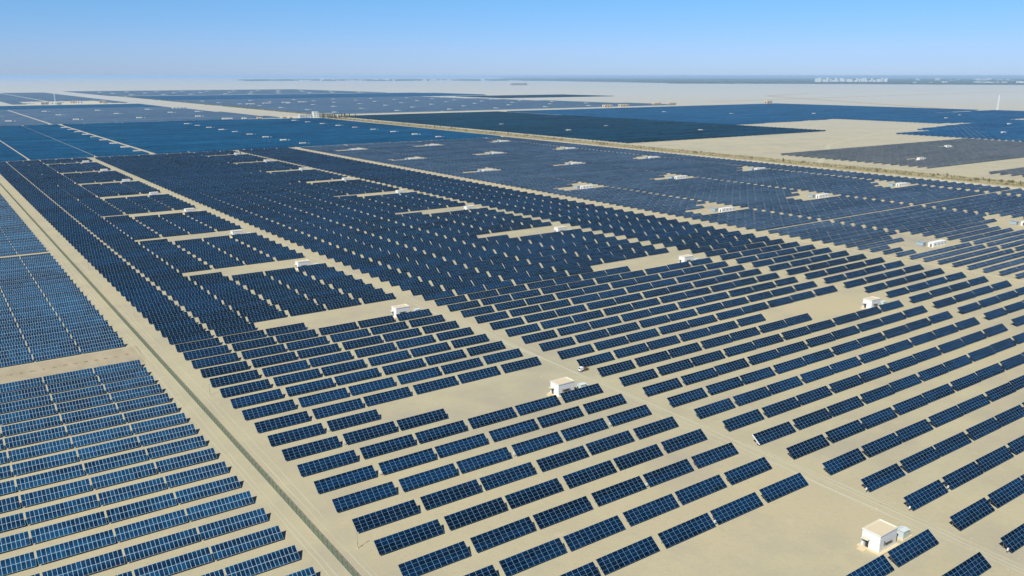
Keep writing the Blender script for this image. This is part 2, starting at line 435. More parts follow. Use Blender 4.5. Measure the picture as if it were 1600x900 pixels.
fd = Field(TD); fd.name = 'small_solar_table'
XD = []
x = 517.2
while x < 590: XD.append(x); x += 11.35
gapA = x - 1.0; x = 601.5
while x < 732: XD.append(x); x += 11.35
x = 743.5
while x < 875: XD.append(x); x += 11.35
x = 889.0
while x < 930: XD.append(x); x += 11.35
def dd(x): return 8.5 * (x - 517) / 340
DH = [(hx, hy + 188.7 * n + dd(hx)) for hx, hy in ((566.7, 293.5), (711, 293.5), (857, 293.5)) for n in range(6)]
def d_clear(x, y):
    for hx, hy in DH:
        g = 30 if hx < 600 else 27
        if hx - 27 < x + 5 < hx + g and hy - 6 < y < hy + 19: return True
        if hx + 1 < x + 5 < hx + g and hy + 18 <= y < hy + 37: return True
    return False
dcount = {}
for k in range(0, 124):
    y = 197.5 + 9.33 * k + (3 if k >= 22 else 0)
    if y > 1338: break
    col = 0
    for i, x in enumerate(XD):
        yy = y + dd(x) * .6
        if d_clear(x, yy): continue
        r = round((y - 291) / 9.33)
        rw = f"{ORD[-r + 1]} row before" if r <= 0 else f"{ORD[r]} row behind" if r < 40 else None
        lab = f"slate grey solar table, {ORD[i + 1]} right of pale fence, {rw} nearest container hut" if rw and i < 37 else None
        fd.add(x, yy + random.uniform(-.15, .15), lab)
fd.build(300, 10, 'solar panels', 'small slate grey solar tables',
         ('solar_tables', 'dense far rows of small slate grey solar tables', 'solar panels'))

# far blocks: long rows of tables, one object a block
def far_block(name, polyfn, x0, x1, y0, y1, pitch, key, label, seg=20.3, gap=1.4, D=4.07, gaps=(), nc=11, nr=4, holes=()):
    m = MB(); y = y0; n = 0
    cuts = [(x0, x0)] + sorted(gaps) + [(x1, x1)]
    xs = []
    for (a0, a1), (b0, b1) in zip(cuts, cuts[1:]):
        k = max(1, round((b0 - a1) / seg)); q = (b0 - a1) / k
        xs += [(a1 + q * i, q) for i in range(k)]
    while y < y1:
        for x, q in xs:
            ok = polyfn(x, y) if polyfn else True
            if ok and 650 < x < 1000 and 2235 < y < 2350 and y > 2312 - (x - 650) * .25 and y < 2350: ok = False
            if ok and any(hx0 < x + q / 2 < hx1 and hy0 < y < hy1 for hx0, hx1, hy0, hy1 in holes): ok = False
            if ok and in_view(x, y, 120):
                m.slab(x, y, Z0 + random.uniform(-.08, .08), q - gap, D, R(35), key, nc * max(1, round(q / 20)), nr, random.randrange(50) * 11, random.randrange(50) * 4, under=False); n += 1
        y += pitch
    print(name, n)
    if n: tag(m.build(name), label, 'solar panels', kind='stuff')

E_H = [(hx, 1404 + 93.2 * k) for hx in (281, 550, 822) for k in range(9)]
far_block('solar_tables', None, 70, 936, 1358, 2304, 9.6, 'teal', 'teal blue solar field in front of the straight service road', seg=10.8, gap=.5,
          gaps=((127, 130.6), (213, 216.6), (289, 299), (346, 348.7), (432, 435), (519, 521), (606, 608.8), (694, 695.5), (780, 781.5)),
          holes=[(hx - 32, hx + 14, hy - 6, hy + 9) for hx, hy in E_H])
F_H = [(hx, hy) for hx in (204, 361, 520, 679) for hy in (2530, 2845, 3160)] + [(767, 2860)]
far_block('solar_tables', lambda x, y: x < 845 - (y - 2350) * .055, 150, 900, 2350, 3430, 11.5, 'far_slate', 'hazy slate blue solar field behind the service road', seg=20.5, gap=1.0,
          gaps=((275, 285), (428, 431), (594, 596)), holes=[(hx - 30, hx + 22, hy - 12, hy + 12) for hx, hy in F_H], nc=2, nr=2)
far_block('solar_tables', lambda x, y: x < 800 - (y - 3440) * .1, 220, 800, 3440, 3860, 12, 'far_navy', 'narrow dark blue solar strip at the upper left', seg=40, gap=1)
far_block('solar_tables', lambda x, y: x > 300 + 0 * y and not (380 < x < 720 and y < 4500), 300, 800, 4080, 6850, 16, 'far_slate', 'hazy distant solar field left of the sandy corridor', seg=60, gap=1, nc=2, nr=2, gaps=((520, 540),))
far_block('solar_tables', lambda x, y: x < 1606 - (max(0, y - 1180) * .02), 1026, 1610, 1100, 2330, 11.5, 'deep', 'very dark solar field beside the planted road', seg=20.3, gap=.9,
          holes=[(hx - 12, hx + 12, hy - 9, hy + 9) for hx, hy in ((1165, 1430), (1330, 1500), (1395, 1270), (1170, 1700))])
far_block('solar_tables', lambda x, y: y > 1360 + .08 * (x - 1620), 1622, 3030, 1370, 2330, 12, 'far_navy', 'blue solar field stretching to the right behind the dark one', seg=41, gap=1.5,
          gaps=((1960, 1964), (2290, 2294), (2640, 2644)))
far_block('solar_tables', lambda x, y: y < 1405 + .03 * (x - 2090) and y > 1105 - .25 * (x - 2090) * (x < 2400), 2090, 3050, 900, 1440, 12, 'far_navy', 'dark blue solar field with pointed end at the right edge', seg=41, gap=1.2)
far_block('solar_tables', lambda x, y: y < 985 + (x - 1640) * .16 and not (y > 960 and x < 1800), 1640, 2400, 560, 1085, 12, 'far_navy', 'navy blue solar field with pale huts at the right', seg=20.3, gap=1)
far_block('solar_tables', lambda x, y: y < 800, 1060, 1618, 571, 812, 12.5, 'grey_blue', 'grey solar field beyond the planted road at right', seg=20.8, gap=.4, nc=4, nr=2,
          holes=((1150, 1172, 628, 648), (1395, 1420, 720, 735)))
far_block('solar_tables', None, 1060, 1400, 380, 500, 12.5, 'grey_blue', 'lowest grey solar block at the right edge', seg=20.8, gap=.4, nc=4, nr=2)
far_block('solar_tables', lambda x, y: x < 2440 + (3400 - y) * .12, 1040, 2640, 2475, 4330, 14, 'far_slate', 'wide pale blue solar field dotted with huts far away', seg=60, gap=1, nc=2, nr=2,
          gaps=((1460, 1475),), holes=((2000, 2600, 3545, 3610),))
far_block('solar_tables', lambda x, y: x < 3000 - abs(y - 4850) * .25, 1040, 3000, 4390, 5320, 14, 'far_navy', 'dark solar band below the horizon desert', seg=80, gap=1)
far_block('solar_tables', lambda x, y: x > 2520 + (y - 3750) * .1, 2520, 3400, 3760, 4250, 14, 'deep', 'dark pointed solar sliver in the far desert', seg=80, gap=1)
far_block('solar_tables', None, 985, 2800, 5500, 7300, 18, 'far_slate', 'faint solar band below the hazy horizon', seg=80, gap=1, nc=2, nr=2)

# ------------------------------------------------------------------ turned sand strip with pits, left of the fence
sheet('sand_strip', [(-260, 356.4), (66, 356.4), (68, 382), (-260, 382)], .004, sm)
m = MB()
for row_y in (361.5, 371.5):
    for i in range(60):
        x = 61 - i * 3.9 + random.uniform(-.3, .3); y = row_y + random.uniform(-.4, .4)
        for k in range(5):
            a = random.uniform(0, 6.28); rr = random.uniform(.2, .9); h = random.uniform(.15, .42)
            cx, cy = x + math.cos(a) * rr, y + math.sin(a) * rr * .7; s_ = random.uniform(.2, .5)
            m.quad([(cx - s_, cy - s_, 0), (cx + s_, cy - s_, 0), (cx, cy, h)], 'pit'); m.quad([(cx + s_, cy - s_, 0), (cx + s_, cy + s_, 0), (cx, cy, h)], 'pit')
            m.quad([(cx + s_, cy + s_, 0), (cx - s_, cy + s_, 0), (cx, cy, h)], 'pit'); m.quad([(cx - s_, cy + s_, 0), (cx - s_, cy - s_, 0), (cx, cy, h)], 'pit')
M['pit'] = mat('spoil', (.25, .20, .14), .9)
tag(m.build('soil_heaps'), 'rows of little soil heaps in the sand strip between blue tables', 'soil heaps', kind='stuff')

# ------------------------------------------------------------------ huts
def make_hut():
    root = empty('inverter_hut', (0, 0, 0))
    W, Dp, H_ = 7.5, 4.9, 4.7
    m = MB(); m.box(0, 0, .35, W, Dp, H_, 'white'); 
    for a in ((-.12, -.12, W + .12, .12), (-.12, Dp - .12, W + .12, Dp + .12)): m.box(a[0], a[1], H_ - .0, a[2], a[3], H_ + .32, 'white', 'roof')
    for a in ((-.12, .12, .12, Dp - .12), (W - .12, .12, W + .12, Dp - .12)): m.box(a[0], a[1], H_ - .0, a[2], a[3], H_ + .32, 'white', 'roof')
    m.box(-.03, -.03, .35, .35, .35, H_ - .01, 'white')
    m.build('wall', root)
    m = MB(); m.box(.12, .12, H_ + .002, W - .12, Dp - .12, H_ + .1, 'roof'); m.build('roof', root)
    m = MB(); m.box(-.9, -.9, 0, W + .7, Dp + .6, .34, 'plinth'); m.build('plinth', root)
    m = MB(); m.box(-2.3, 2.7, 0, -.95, 4.6, .22, 'plinth'); m.box(-1.6, 2.7, .22, -.95, 4.6, .33, 'plinth'); m.build('step', root)
    m = MB(); m.box(-1.1, 2.6, 2.75, -.005, 4.5, 2.95, 'white', 'roof'); m.build('door_canopy', root)
    d = MB(); d.box(-.06, 2.95, .36, -.003, 3.75, 2.5, 'dark'); do = d.build('door', root)
    d = MB(); d.box(-.10, 3.75, .36, -.002, 4.25, 2.5, 'louver'); d.build('door_leaf', do)
    for x0 in (1.9, 3.45):
        f = MB()
        for a in range(7): f.box(x0, -.10, 1.75 + a * .17, x0 + 1.35, -.05, 1.85 + a * .17, 'louver')
        f.box(x0 - .06, -.03, 1.66, x0 + 1.41, -.005, 3.0, 'dark'); 
        w = f.build('louver_window', root)
        h = MB(); h.quad([(x0 - .1, -.55, 2.75), (x0 + 1.45, -.55, 2.75), (x0 + 1.45, -.02, 3.12), (x0 - .1, -.02, 3.12)], 'louver')
        h.quad([(x0 - .1, -.02, 3.09), (x0 + 1.45, -.02, 3.09), (x0 + 1.45, -.55, 2.72), (x0 - .1, -.55, 2.72)], 'louver'); h.build('window_hood', w)
    m = MB(); m.bar((W + .05, .15, .4), (W + .05, .15, H_ - .2), .1, 'louver'); m.build('drain_pipe', root)
    return root
def make_transformer():
    root = empty('transformer_box', (0, 0, 0))
    m = MB(); m.box(0, 0, .25, 2.6, 2.2, 2.45, 'paleblue'); m.build('cabinet', root)
    m = MB(); m.quad([(-.12, -.12, 2.46), (2.72, -.12, 2.46), (2.72, 1.1, 2.75), (-.12, 1.1, 2.75)], 'paleblue')
    m.quad([(-.12, 1.1, 2.75), (2.72, 1.1, 2.75), (2.72, 2.32, 2.46), (-.12, 2.32, 2.46)], 'paleblue')
    m.quad([(-.12, -.12, 2.46), (-.12, 1.1, 2.75), (-.12, 2.32, 2.46)], 'paleblue'); m.quad([(2.72, -.12, 2.46), (2.72, 2.32, 2.46), (2.72, 1.1, 2.75)], 'paleblue')
    m.build('lid', root)
    m = MB(); m.box(2.62, .3, .45, 3.5, 1.9, 1.7, 'paleblue'); m.cyl(3.05, .8, 1.7, 2.0, .22, 'white'); m.build('oil_tank', root)
    m = MB()
    for a in range(8): m.box(3.55 + 0, .35 + a * .19, .5, 4.15, .40 + a * .19, 1.55, 'paleblue')
    m.box(3.5, .30, 1.5, 4.2, 1.75, 1.6, 'paleblue'); m.build('radiator', root)
    m = MB(); m.box(-.2, -.2, 0, 4.3, 2.4, .25, 'plinth'); m.build('pad', root)
    return root
near_words = ['nearest', 'second nearest', 'third nearest', 'fourth nearest', 'fifth nearest', 'sixth nearest', 'seventh nearest', 'eighth nearest', 'ninth nearest', 'tenth nearest']
hut0 = make_hut(); tr0 = make_transformer(); first = True
for n in range(10):
    for ci, hx in enumerate((181.7, 386.0)):
        hy = 98.4 + PIT * 10 * n + drift(hx)
        if not in_view(hx, hy, 40): continue
        h = hut0 if first else copy_tree(hut0); t = tr0 if first else copy_tree(tr0); first = False
        h.location = (hx, hy, 0); t.location = (hx + 10.6, hy - .1, 0)
        where = 'left of dirt lane' if ci == 0 else 'right of dirt lane'
        q = n if ci == 0 else n - 1
        tag(h, f"white block hut with sandy roof, {near_words[q]} in column {where}", 'hut', 'white block huts')
        tag(t, f"pale blue transformer beside {near_words[q]} white block hut {where}", 'transformer', 'pale blue transformers')

for o_ in (tr0,): pass
def make_container():
    root = empty('container_hut', (0, 0, 0))
    m = MB(); m.box(0, 0, .3, 17, 3.8, 3.3, 'white'); m.box(-.08, -.08, 3.3, 17.08, 3.88, 3.42, 'white'); m.box(-.3, -.3, 0, 17.3, 4.1, .3, 'plinth'); m.build('wall', root)
    m = MB(); m.box(-.06, 1.2, .32, -.003, 2.2, 2.5, 'dark'); m.build('door', root)
    for x0 in (2.2, 6.6, 11.0, 15.0):
        m = MB(); m.box(x0, -.07, 1.5, x0 + 1.0, -.003, 2.4, 'dark'); m.build('window', root)
    return root
def make_shed():
    root = empty('transformer_box', (0, 0, 0))
    m = MB(); m.box(0, 0, .2, 4.0, 5.2, 2.7, 'shedblue'); m.quad([(-.15, -.15, 2.7), (4.15, -.15, 2.7), (4.15, 2.6, 3.0), (-.15, 2.6, 3.0)], 'shedblue')
    m.quad([(-.15, 2.6, 3.0), (4.15, 2.6, 3.0), (4.15, 5.35, 2.7), (-.15, 5.35, 2.7)], 'shedblue'); m.build('cabinet', root)
    m = MB(); m.box(.9, -.05, 1.3, 1.7, -.003, 2.0, 'dark'); m.build('vent', root)
    return root
c0 = make_container(); s0 = make_shed(); first = True
cn = {0: 0, 1: 0, 2: 0}
for ci, hx in enumerate((566.7, 711, 857)):
    q = 0
    for n in range(6):
        hy = 293.5 + 188.7 * n + dd(hx)
        if not in_view(hx, hy, 30): continue
        h = c0 if first else copy_tree(c0); t = s0 if first else copy_tree(s0); first = False
        h.location = (hx, hy, 0); t.location = (hx - 1.5, hy + 6.5, 0)
        w = ['left', 'middle', 'right'][ci]
        tag(h, f"long white container hut in grey solar field, {near_words[q]} in the {w} column", 'hut', 'white container huts')
        tag(t, f"pale blue transformer behind the {near_words[q]} container hut of the {w} column", 'transformer', 'pale transformers by the container huts'); q += 1

# small far huts: one mesh each
fh = MB(); fh.box(0, 0, 0, 11, 4, 3.6, 'white'); fh.box(-.1, -.1, 3.6, 11.1, 4.1, 3.8, 'roof'); fh.box(2, -.05, 1.2, 3.4, -.004, 2.4, 'dark'); fh.box(6, -.05, 1.2, 7.4, -.004, 2.4, 'dark')
fh.box(15, 1, 0, 18, 3.2, 2.6, 'paleblue'); FHM = fh.mesh('inverter_hut')
def far_huts(pts, label, group, s=1.0):
    for i, (x, y) in enumerate(pts):
        if not in_view(x, y, 10): continue
        o = put('inverter_hut', FHM, None, (x - 5, y, 0)); o.scale = (s, s, s)
        tag(o, label, 'hut', group)
far_huts(E_H, 'tiny white hut in a row of huts inside the teal solar field', 'huts in the teal field')
far_huts(F_H, 'tiny white hut inside the hazy slate solar field at left', 'huts in the slate field', 1.3)
far_huts([(1160, 1425), (1330, 1495), (1395, 1262), (1170, 1695)], 'tiny pale hut inside the very dark solar field', 'huts in the dark field', .9)
far_huts([(2300, 1620), (2080, 1760), (2010, 1980), (2560, 1300), (2350, 1230)], 'tiny pale hut in the blue solar fields at far right', 'huts in the far right fields')
far_huts([(1840, 840), (2180, 985), (2130, 800), (1157, 634), (1400, 724)], 'pale small hut in the solar fields beyond the planted road', 'huts beyond the planted road', 1.1)
random.seed(3)
far_huts([(1120 + 210 * i + random.uniform(-12, 12), 2560 + 245 * j) for i in range(7) for j in range(7)], 'white speck of a hut in the wide pale solar field', 'huts in the wide pale field', 1.25)
far_huts([(1100 + 190 * i + random.uniform(-20, 20), 5600 + 520 * j) for i in range(9) for j in range(3)], 'faint white hut in the band near the horizon', 'huts near the horizon', 1.8)

# ------------------------------------------------------------------ fences
def fence(x, y0, y1, step, h, pm, meshk, label, dead=None):
    root = empty('wire_fence', (x, y0, 0)); n = int((y1 - y0) / step)
    w = MB(); w.quad([(0, 0, .05), (0, y1 - y0, .05), (0, y1 - y0, h - .12), (0, 0, h - .12)], meshk); w.build('wire_mesh', root)
    r = MB(); r.bar((0, 0, h - .1), (0, y1 - y0, h - .1), .06, pm); r.bar((0, 0, .1), (0, y1 - y0, .1), .04, pm); r.build('rail', root)
    p = MB(); p.bar((0, 0, 0), (0, 0, h), .09, pm); p.bar((0, 0, h), (-.35, 0, h + .3), .05, pm); p.bar((.02, .05, h * .8), (.02, step * .55, .05), .05, pm); pmesh = p.mesh('post')
    for i in range(min(n, 100)): put('post', pmesh, root, (0, i * step, 0))
    if n > 100:
        p = MB()
        for i in range(100, n + 1): p.bar((0, i * step, 0), (0, i * step, h), .09, pm)
        tag(p.build('post', root), kind='stuff')
    tag(root, label, 'fence')
fence(70.6, 138, 1085, 3.0, 2.1, 'green', 'green_mesh', 'long green wire mesh fence along the sandy lane at left')
fence(508.5, 165, 1340, 4.0, 1.8, 'plinth', 'pale_mesh', 'pale thin wire fence between dark blue and grey solar tables')
fence(934 + 5, 300, 2300, 12, 1.6, 'plinth', 'pale_mesh', 'low faint wire fence along the pale paved road')

# ------------------------------------------------------------------ lamp poles with camera heads
def make_pole():
    root = empty('camera_pole', (0, 0, 0))
    m = MB(); m.cyl(0, 0, 0, 4.3, .075, 'louver', 10, r1=.05); m.cyl(0, 0, 0, .25, .22, 'plinth', 10); m.build('pole', root)
    m = MB(); m.box(-.08, -.08, 4.3, .08, .08, 4.45, 'louver'); m.cyl(0, 0, 4.12, 4.3, .1, 'louver', 10); m.bar((0, 0, 4.35), (.45, .1, 4.35), .14, 'white'); m.build('camera_head', root)
    m = MB(); m.box(-.12, -.2, 1.5, .12, -.08, 1.85, 'louver'); m.build('control_box', root)
    return root
p0 = make_pole()
for n, y in enumerate((175.8, 303.3, 430.9, 559.7, 688, 816)):
    o = p0 if n == 0 else copy_tree(p0); o.location = (76.8, y, 0)
    tag(o, f"thin grey camera pole beside the green fence, {near_words[n]}", 'pole', 'camera poles by the green fence')

# ------------------------------------------------------------------ small cargo tricycle by the road
root = empty('cargo_tricycle', (205.3, 242.4, 0), R(4))
m = MB(); m.box(.3, .1, .75, 1.9, 1.5, 1.95, 'white'); m.box(.15, .2, .5, .3, 1.4, 1.2, 'white'); m.quad([(.3, .12, 1.2), (.15, .2, 1.2), (.15, 1.4, 1.2), (.3, 1.48, 1.2)], 'white'); m.build('cab', root)
m = MB(); m.box(.27, .25, 1.3, .298, 1.35, 1.85, 'dark'); m.build('windscreen', root)
m = MB(); m.bar((.2, .8, .5), (5.0, .8, .5), .5, 'rust', .14); m.box(2.0, .05, .65, 4.9, 1.6, .75, 'rust'); m.box(2.0, .05, .75, 4.9, .1, 1.05, 'rust'); m.box(2.0, 1.55, .75, 4.9, 1.6, 1.05, 'rust'); m.build('cargo_bed', root)
for i in range(3):
    pass
for wx, wy in ((.55, .0), (.55, 1.45), (2.6, 0), (2.6, 1.45), (4.4, 0), (4.4, 1.45)):
    m = MB(); m.cyl(wx, .38, wy, wy + .22, .38, 'rubber', 14, 'y'); w = m.build('wheel', root)
    r = MB(); r.cyl(wx, .38, wy - .01, wy + .23, .18, 'white', 10, 'y'); r.build('rim', w)
m = MB()
for i in range(9):
    a = 2.2 + i * .28; m.bar((a, .25 + .1 * (i % 3), .85), (a + random.uniform(.2, .9), 1.3, .95 + .12 * (i % 4)), .12, 'rust')
m.build('scrap_load', root)
tag(root, 'small white cabbed cargo tricycle with brown load parked beside the dirt lane', 'tricycle')

# scattered stones
random.seed(11)
st = MB(); bmn = bmesh.new(); bmesh.ops.create_icosphere(bmn, subdivisions=1, radius=1)
sv = [v.co.copy() for v in bmn.verts]; sf = [[v.index for v in f.verts] for f in bmn.faces]; bmn.free()
M['stone'] = worn('pale_stone', (.55, .50, .42), .9, .2, 2)
for i in range(900):
    if random.random() < .5: x, y = random.uniform(198, 208), random.uniform(60, 500)
    else: x, y = random.uniform(60, 420), random.uniform(50, 420)
    if not in_view(x, y): continue
    s_ = random.uniform(.04, .16) * (2.0 if random.random() < .04 else 1); j = len(st.v)
    for c in sv: st.v.append((x + c.x * s_ * random.uniform(.8, 1.3), y + c.y * s_, s_ * .4 + c.z * s_ * .7))
    for f in sf: st.f.append(tuple(j + k for k in f)); st.m.append(st.mi('stone')); st.uv.append([(.5, .5)] * 3)
tag(st.build('loose_stones'), 'scattered pale stones on the sand between the tables', 'stones', kind='stuff')

# ------------------------------------------------------------------ shrubs and young trees on the verge
def shrub_mesh(h, w, n, tall):
    m = MB(); m.cyl(0, 0, 0, h * .5, .06 * h / 2 + .02, 'bark', 6, r1=.02)
    for i in range(n):
        t = random.random(); z = h * (.12 + .88 * t); rr = w * (1 - t * (.75 if tall else .4)) * random.random() ** .5; a = random.uniform(0, 6.28)
        cx, cy = rr * math.cos(a), rr * math.sin(a); s_ = random.uniform(.12, .3) * (h / 3) ** .4
        d = Vector((random.gauss(0, 1), random.gauss(0, 1), random.gauss(0, 1))).normalized(); u = d.orthogonal().normalized() * s_; v = d.cross(u)
        c = Vector((cx, cy, z)); m.quad([c - u, c + v * .8, c + u, c - v * .8], 'leaf')
    return m.mesh('shrub')
SH = [shrub_mesh(2.2, 1.6, 160, False), shrub_mesh(4.5, 1.0, 200, True), shrub_mesh(1.4, 1.5, 110, False), shrub_mesh(6.5, 1.1, 240, True), shrub_mesh(3.0, 1.8, 200, False)]
n = 0
for i in range(4000):
    y = 360 + 1950 * random.random() ** 1.7; x = random.gauss(988, 9)
    if not (960 < x < 1016) or not in_view(x, y, 10): continue
    n += 1
    if n > 290: break
    k = random.choices(range(5), (5, 2, 6, .6, 4))[0]
    o = put('shrub', SH[k], None, (x, y, 0), random.uniform(0, 6)); s_ = random.uniform(.45, 1.15); o.scale = (s_ * 1.3, s_ * 1.3, s_)
    tag(o, 'dusty green shrub in the planted verge of the pale road', 'shrub', 'shrubs in the roadside verge')
m = MB()
for i in range(16000):
    y = 340 + 2000 * random.random() ** 1.3; x = random.choice((random.gauss(988, 11), random.gauss(975, 4), random.gauss(1001, 5)))
    if not (958 < x < 1020) or not in_view(x, y, 5): continue
    s_ = random.uniform(.3, .8); a = random.uniform(0, 3.14); cx, cy = math.cos(a) * s_, math.sin(a) * s_; h = random.uniform(.3, 1.3)
    m.quad([(x - cx, y - cy, 0), (x + cx, y + cy, 0), (x + cx * .6 + .2, y + cy * .6, h)], 'leaf')
tag(m.build('scrub_grass'), 'low dusty scrub and grass along the roadside verge', 'scrub', kind='stuff')

# ------------------------------------------------------------------ buildings by the road junction
def building(name, x, y, w, d, h, key, floors, bays, label, cat='building', rz=0, par=.8):
    root = empty(name, (x, y, 0), rz)
    m = MB(); m.box(0, 0, 0, w, d, h, key); m.build('wall', root)
    m = MB(); m.box(-.3, -.3, h, w + .3, d + .3, h + par, key, 'roof'); m.build('roof', root)
    for f in range(floors):
        for b in range(bays):
            ww = w / bays; z = h / floors * f + h / floors * .25; x0 = b * ww + ww * .32
            m = MB(); m.box(x0, -.25, z, x0 + ww * .36, -.02, z + h / floors * .5, 'dark'); m.build('window', root)
        nb = max(1, int(d / (w / bays)))
        for b in range(nb):
            ww = d / nb; z = h / floors * f + h / floors * .25; y0 = b * ww + ww * .3
            m = MB(); m.box(-.25, y0, z, -.02, y0 + ww * .4, z + h / floors * .5, 'dark'); m.build('window', root)
    tag(root, label, cat)
building('office_building', 880, 2256, 38, 12, 11, 'white', 2, 5, 'white two storey building with a row of dark windows by the road junction')
building('office_building', 951, 2330, 14, 14, 15, 'white', 3, 2, 'tall white stair block of the control building at the junction', par=1)
building('office_building', 964, 2326, 46, 14, 10, 'grey', 2, 6, 'grey green two storey control building beside the white block')
building('worker_house', 838, 2276, 12, 9, 6, 'cream', 2, 3, 'cream brick house left of the white building')
building('worker_house', 855, 2266, 8, 7, 5, 'cream', 1, 1, 'small cream shed between house and white building')
building('gate_house', 690, 2325, 26, 9, 4.5, 'white', 1, 5, 'low white shed on the gravel yard left of the road')
building('gate_house', 742, 2322, 12, 8, 4, 'white', 1, 2, 'small white cabin on the gravel yard')
building('gate_house', 788, 2335, 14, 8, 4, 'cream', 1, 2, 'small cream cabin behind the gravel yard')
building('warehouse', 775, 3200, 50, 12, 6, 'white', 1, 4, 'long low white shed by the sandy corridor')
random.seed(5)
for i in range(16):
    x = 385 + random.uniform(0, 330); y = 3960 + random.uniform(0, 260)
    building('substation_cabin', x, y, random.uniform(10, 26), 10, random.uniform(4, 10), random.choice(('white', 'grey', 'cream')), 1, 2, 'small distant cabin of the substation compound at upper left')
for o in [o for o in COL.objects if o.name.startswith('substation_cabin')]: o['group'] = 'substation cabins'
sheet('gravel_yard', [(330, 3960), (760, 3960), (800, 4420), (420, 4420)], .01, rm)
sheet('gravel_yard', [(1080, 3420), (1400, 3440), (1560, 3700), (1120, 3740)], .01, rm)
for i, (x, y) in enumerate(((1140, 3500), (1230, 3560), (1330, 3600), (1420, 3640))):
    building('warehouse', x, y, 34, 12, 5, 'white', 1, 2, ['leftmost', 'second', 'third', 'rightmost'][i] + ' of four long white sheds in the pale compound right of the corridor')
for i, (x, y) in enumerate(((2150, 2430), (2240, 2440), (2480, 2500), (2545, 2480))):
    building('warehouse', x, y, 40, 14, 9, random.choice(('white', 'cream')), 1, 3, ['leftmost', 'second', 'third', 'rightmost'][i] + ' of four pale sheds along the road behind the dark field')
building('brick_kiln', 3000, 2350, 34, 16, 13, 'cream', 1, 2, 'small cream building alone at the far corner of the solar field')
building('ruined_block', 6300, 8900, 240, 40, 26, 'grey', 2, 8, 'long dark grey ruin standing alone in the desert')

def mast(x, y, h, label, w=1.2, lean=0):
    m = MB()
    for a, b in ((-1, -1), (1, -1), (1, 1), (-1, 1)): m.bar((a * w, b * w, 0), (lean + a * w * .35, b * w * .35, h), .45, 'white')
    for i in range(12):
        z0 = h * i / 12; z1 = h * (i + 1) / 12; k = 1 - .65 * i / 12; l0 = lean * i / 12; l1 = lean * (i + 1) / 12
        m.bar((l0 - w * k, -w * k, z0), (l1 + w * k, -w * k, z1), .3, 'white'); m.bar((l0 - w * k, w * k, z0), (l1 - w * k, -w * k, z1), .3, 'white')
    return tag(m.build('lattice_mast', None, (x, y, 0)), label, 'mast')
mast(3060, 1431, 52, 'white lattice mast at the right behind the solar fields', 2.2, 3)
mast(505, 4010, 48, 'thin pale mast standing at the substation at upper left', 1.6)
mast(14100, 6650, 95, 'faint mast in front of the wooded town at right', 4)
for i in range(22):
    x, y = random.uniform(948, 1040), random.uniform(2225, 2300)
    o = put('tree', SH[random.choice((1, 3, 4))], None, (x, y, 0), random.uniform(0, 6)); q_ = random.uniform(1.3, 2.2); o.scale = (q_ * 1.7, q_ * 1.7, q_)
    tag(o, 'small dusty tree in front of the control building', 'tree', 'trees by the control building')
# utility poles along the planted verge and corridor
up = MB(); up.cyl(0, 0, 0, 11, .22, 'louver', 8, r1=.14); up.bar((-1.2, 0, 10.2), (1.2, 0, 10.2), .16, 'louver'); up.bar((-.8, 0, 9.2), (.8, 0, 9.2), .14, 'louver'); UPM = up.mesh('utility_pole')
for i in range(34):
    y = 2500 + 130 * i; x = 1032 + random.uniform(-2, 2)
    if in_view(x, y, 0): o = put('utility_pole', UPM, None, (x, y, 0)); tag(o, 'thin utility pole in the line along the sandy corridor', 'pole', 'utility poles along the corridor')
# hedge along the corridor
m = MB()
for i in range(2600):
    y = 2420 + 4200 * random.random(); x = 1020 + random.gauss(0, 4); s_ = random.uniform(1.2, 2.6)
    for k in range(2):
        a = random.uniform(0, 3.14); m.quad([(x - math.cos(a) * s_, y - math.sin(a) * s_, 0), (x + math.cos(a) * s_, y + math.sin(a) * s_, 0), (x + math.cos(a) * s_ * .5, y, s_ * 1.6)], 'leaf')
tag(m.build('hedge_row'), 'thin green hedge of scrub along the far sandy corridor', 'hedge', kind='stuff')

# ------------------------------------------------------------------ wooded town on the horizon
fmat = track_mat('irrigated_farmland', (.035, .07, .045), (.13, .15, .10), .0011, 1.0)
RDx = lambda X, d: (d * math.sin(AZ + math.atan((X - 800) / 1345.4)), d * math.cos(AZ + math.atan((X - 800) / 1345.4)))
sheet('farmland', [RDx(790, 26000), RDx(880, 19500), RDx(960, 16800), RDx(1050, 14600), RDx(1250, 14000), RDx(1600, 13300), RDx(1900, 13000), RDx(1900, 52000), RDx(1200, 52000), RDx(780, 50000)], .05, fmat)
def px2g(X, Y, z=0):
    r = X - 800; u = 450 - Y; fw = F * math.cos(PITCH) + u * math.sin(PITCH); upv = -F * math.sin(PITCH) + u * math.cos(PITCH)
    t = (CH - z) / -upv; a = r * t; b = fw * t
    return a * math.cos(AZ) + b * math.sin(AZ), -a * math.sin(AZ) + b * math.cos(AZ)
random.seed(21)
m = MB()
def clump(x, y, w, h):
    j = len(m.v); n = 7
    for k in range(n):
        a = 6.283 * k / n; q = random.uniform(.7, 1.2); m.v.append((x + w * q * math.cos(a), y + w * q * math.sin(a), 0))
    for k in range(n):
        a = 6.283 * k / n; q = random.uniform(.5, 1.0); m.v.append((x + w * q * math.cos(a), y + w * q * math.sin(a), h * random.uniform(.5, .8)))
    m.v.append((x, y, h)); k_ = m.mi('wood')
    for k in range(n):
        b = (k + 1) % n
        m.f.append((j + k, j + b, j + n + b, j + n + k)); m.m.append(k_); m.uv.append([(.5, .5)] * 4)
        m.f.append((j + n + k, j + n + b, j + 2 * n)); m.m.append(k_); m.uv.append([(.5, .5)] * 3)
RD = lambda az, d: (d * math.sin(az), d * math.cos(az))
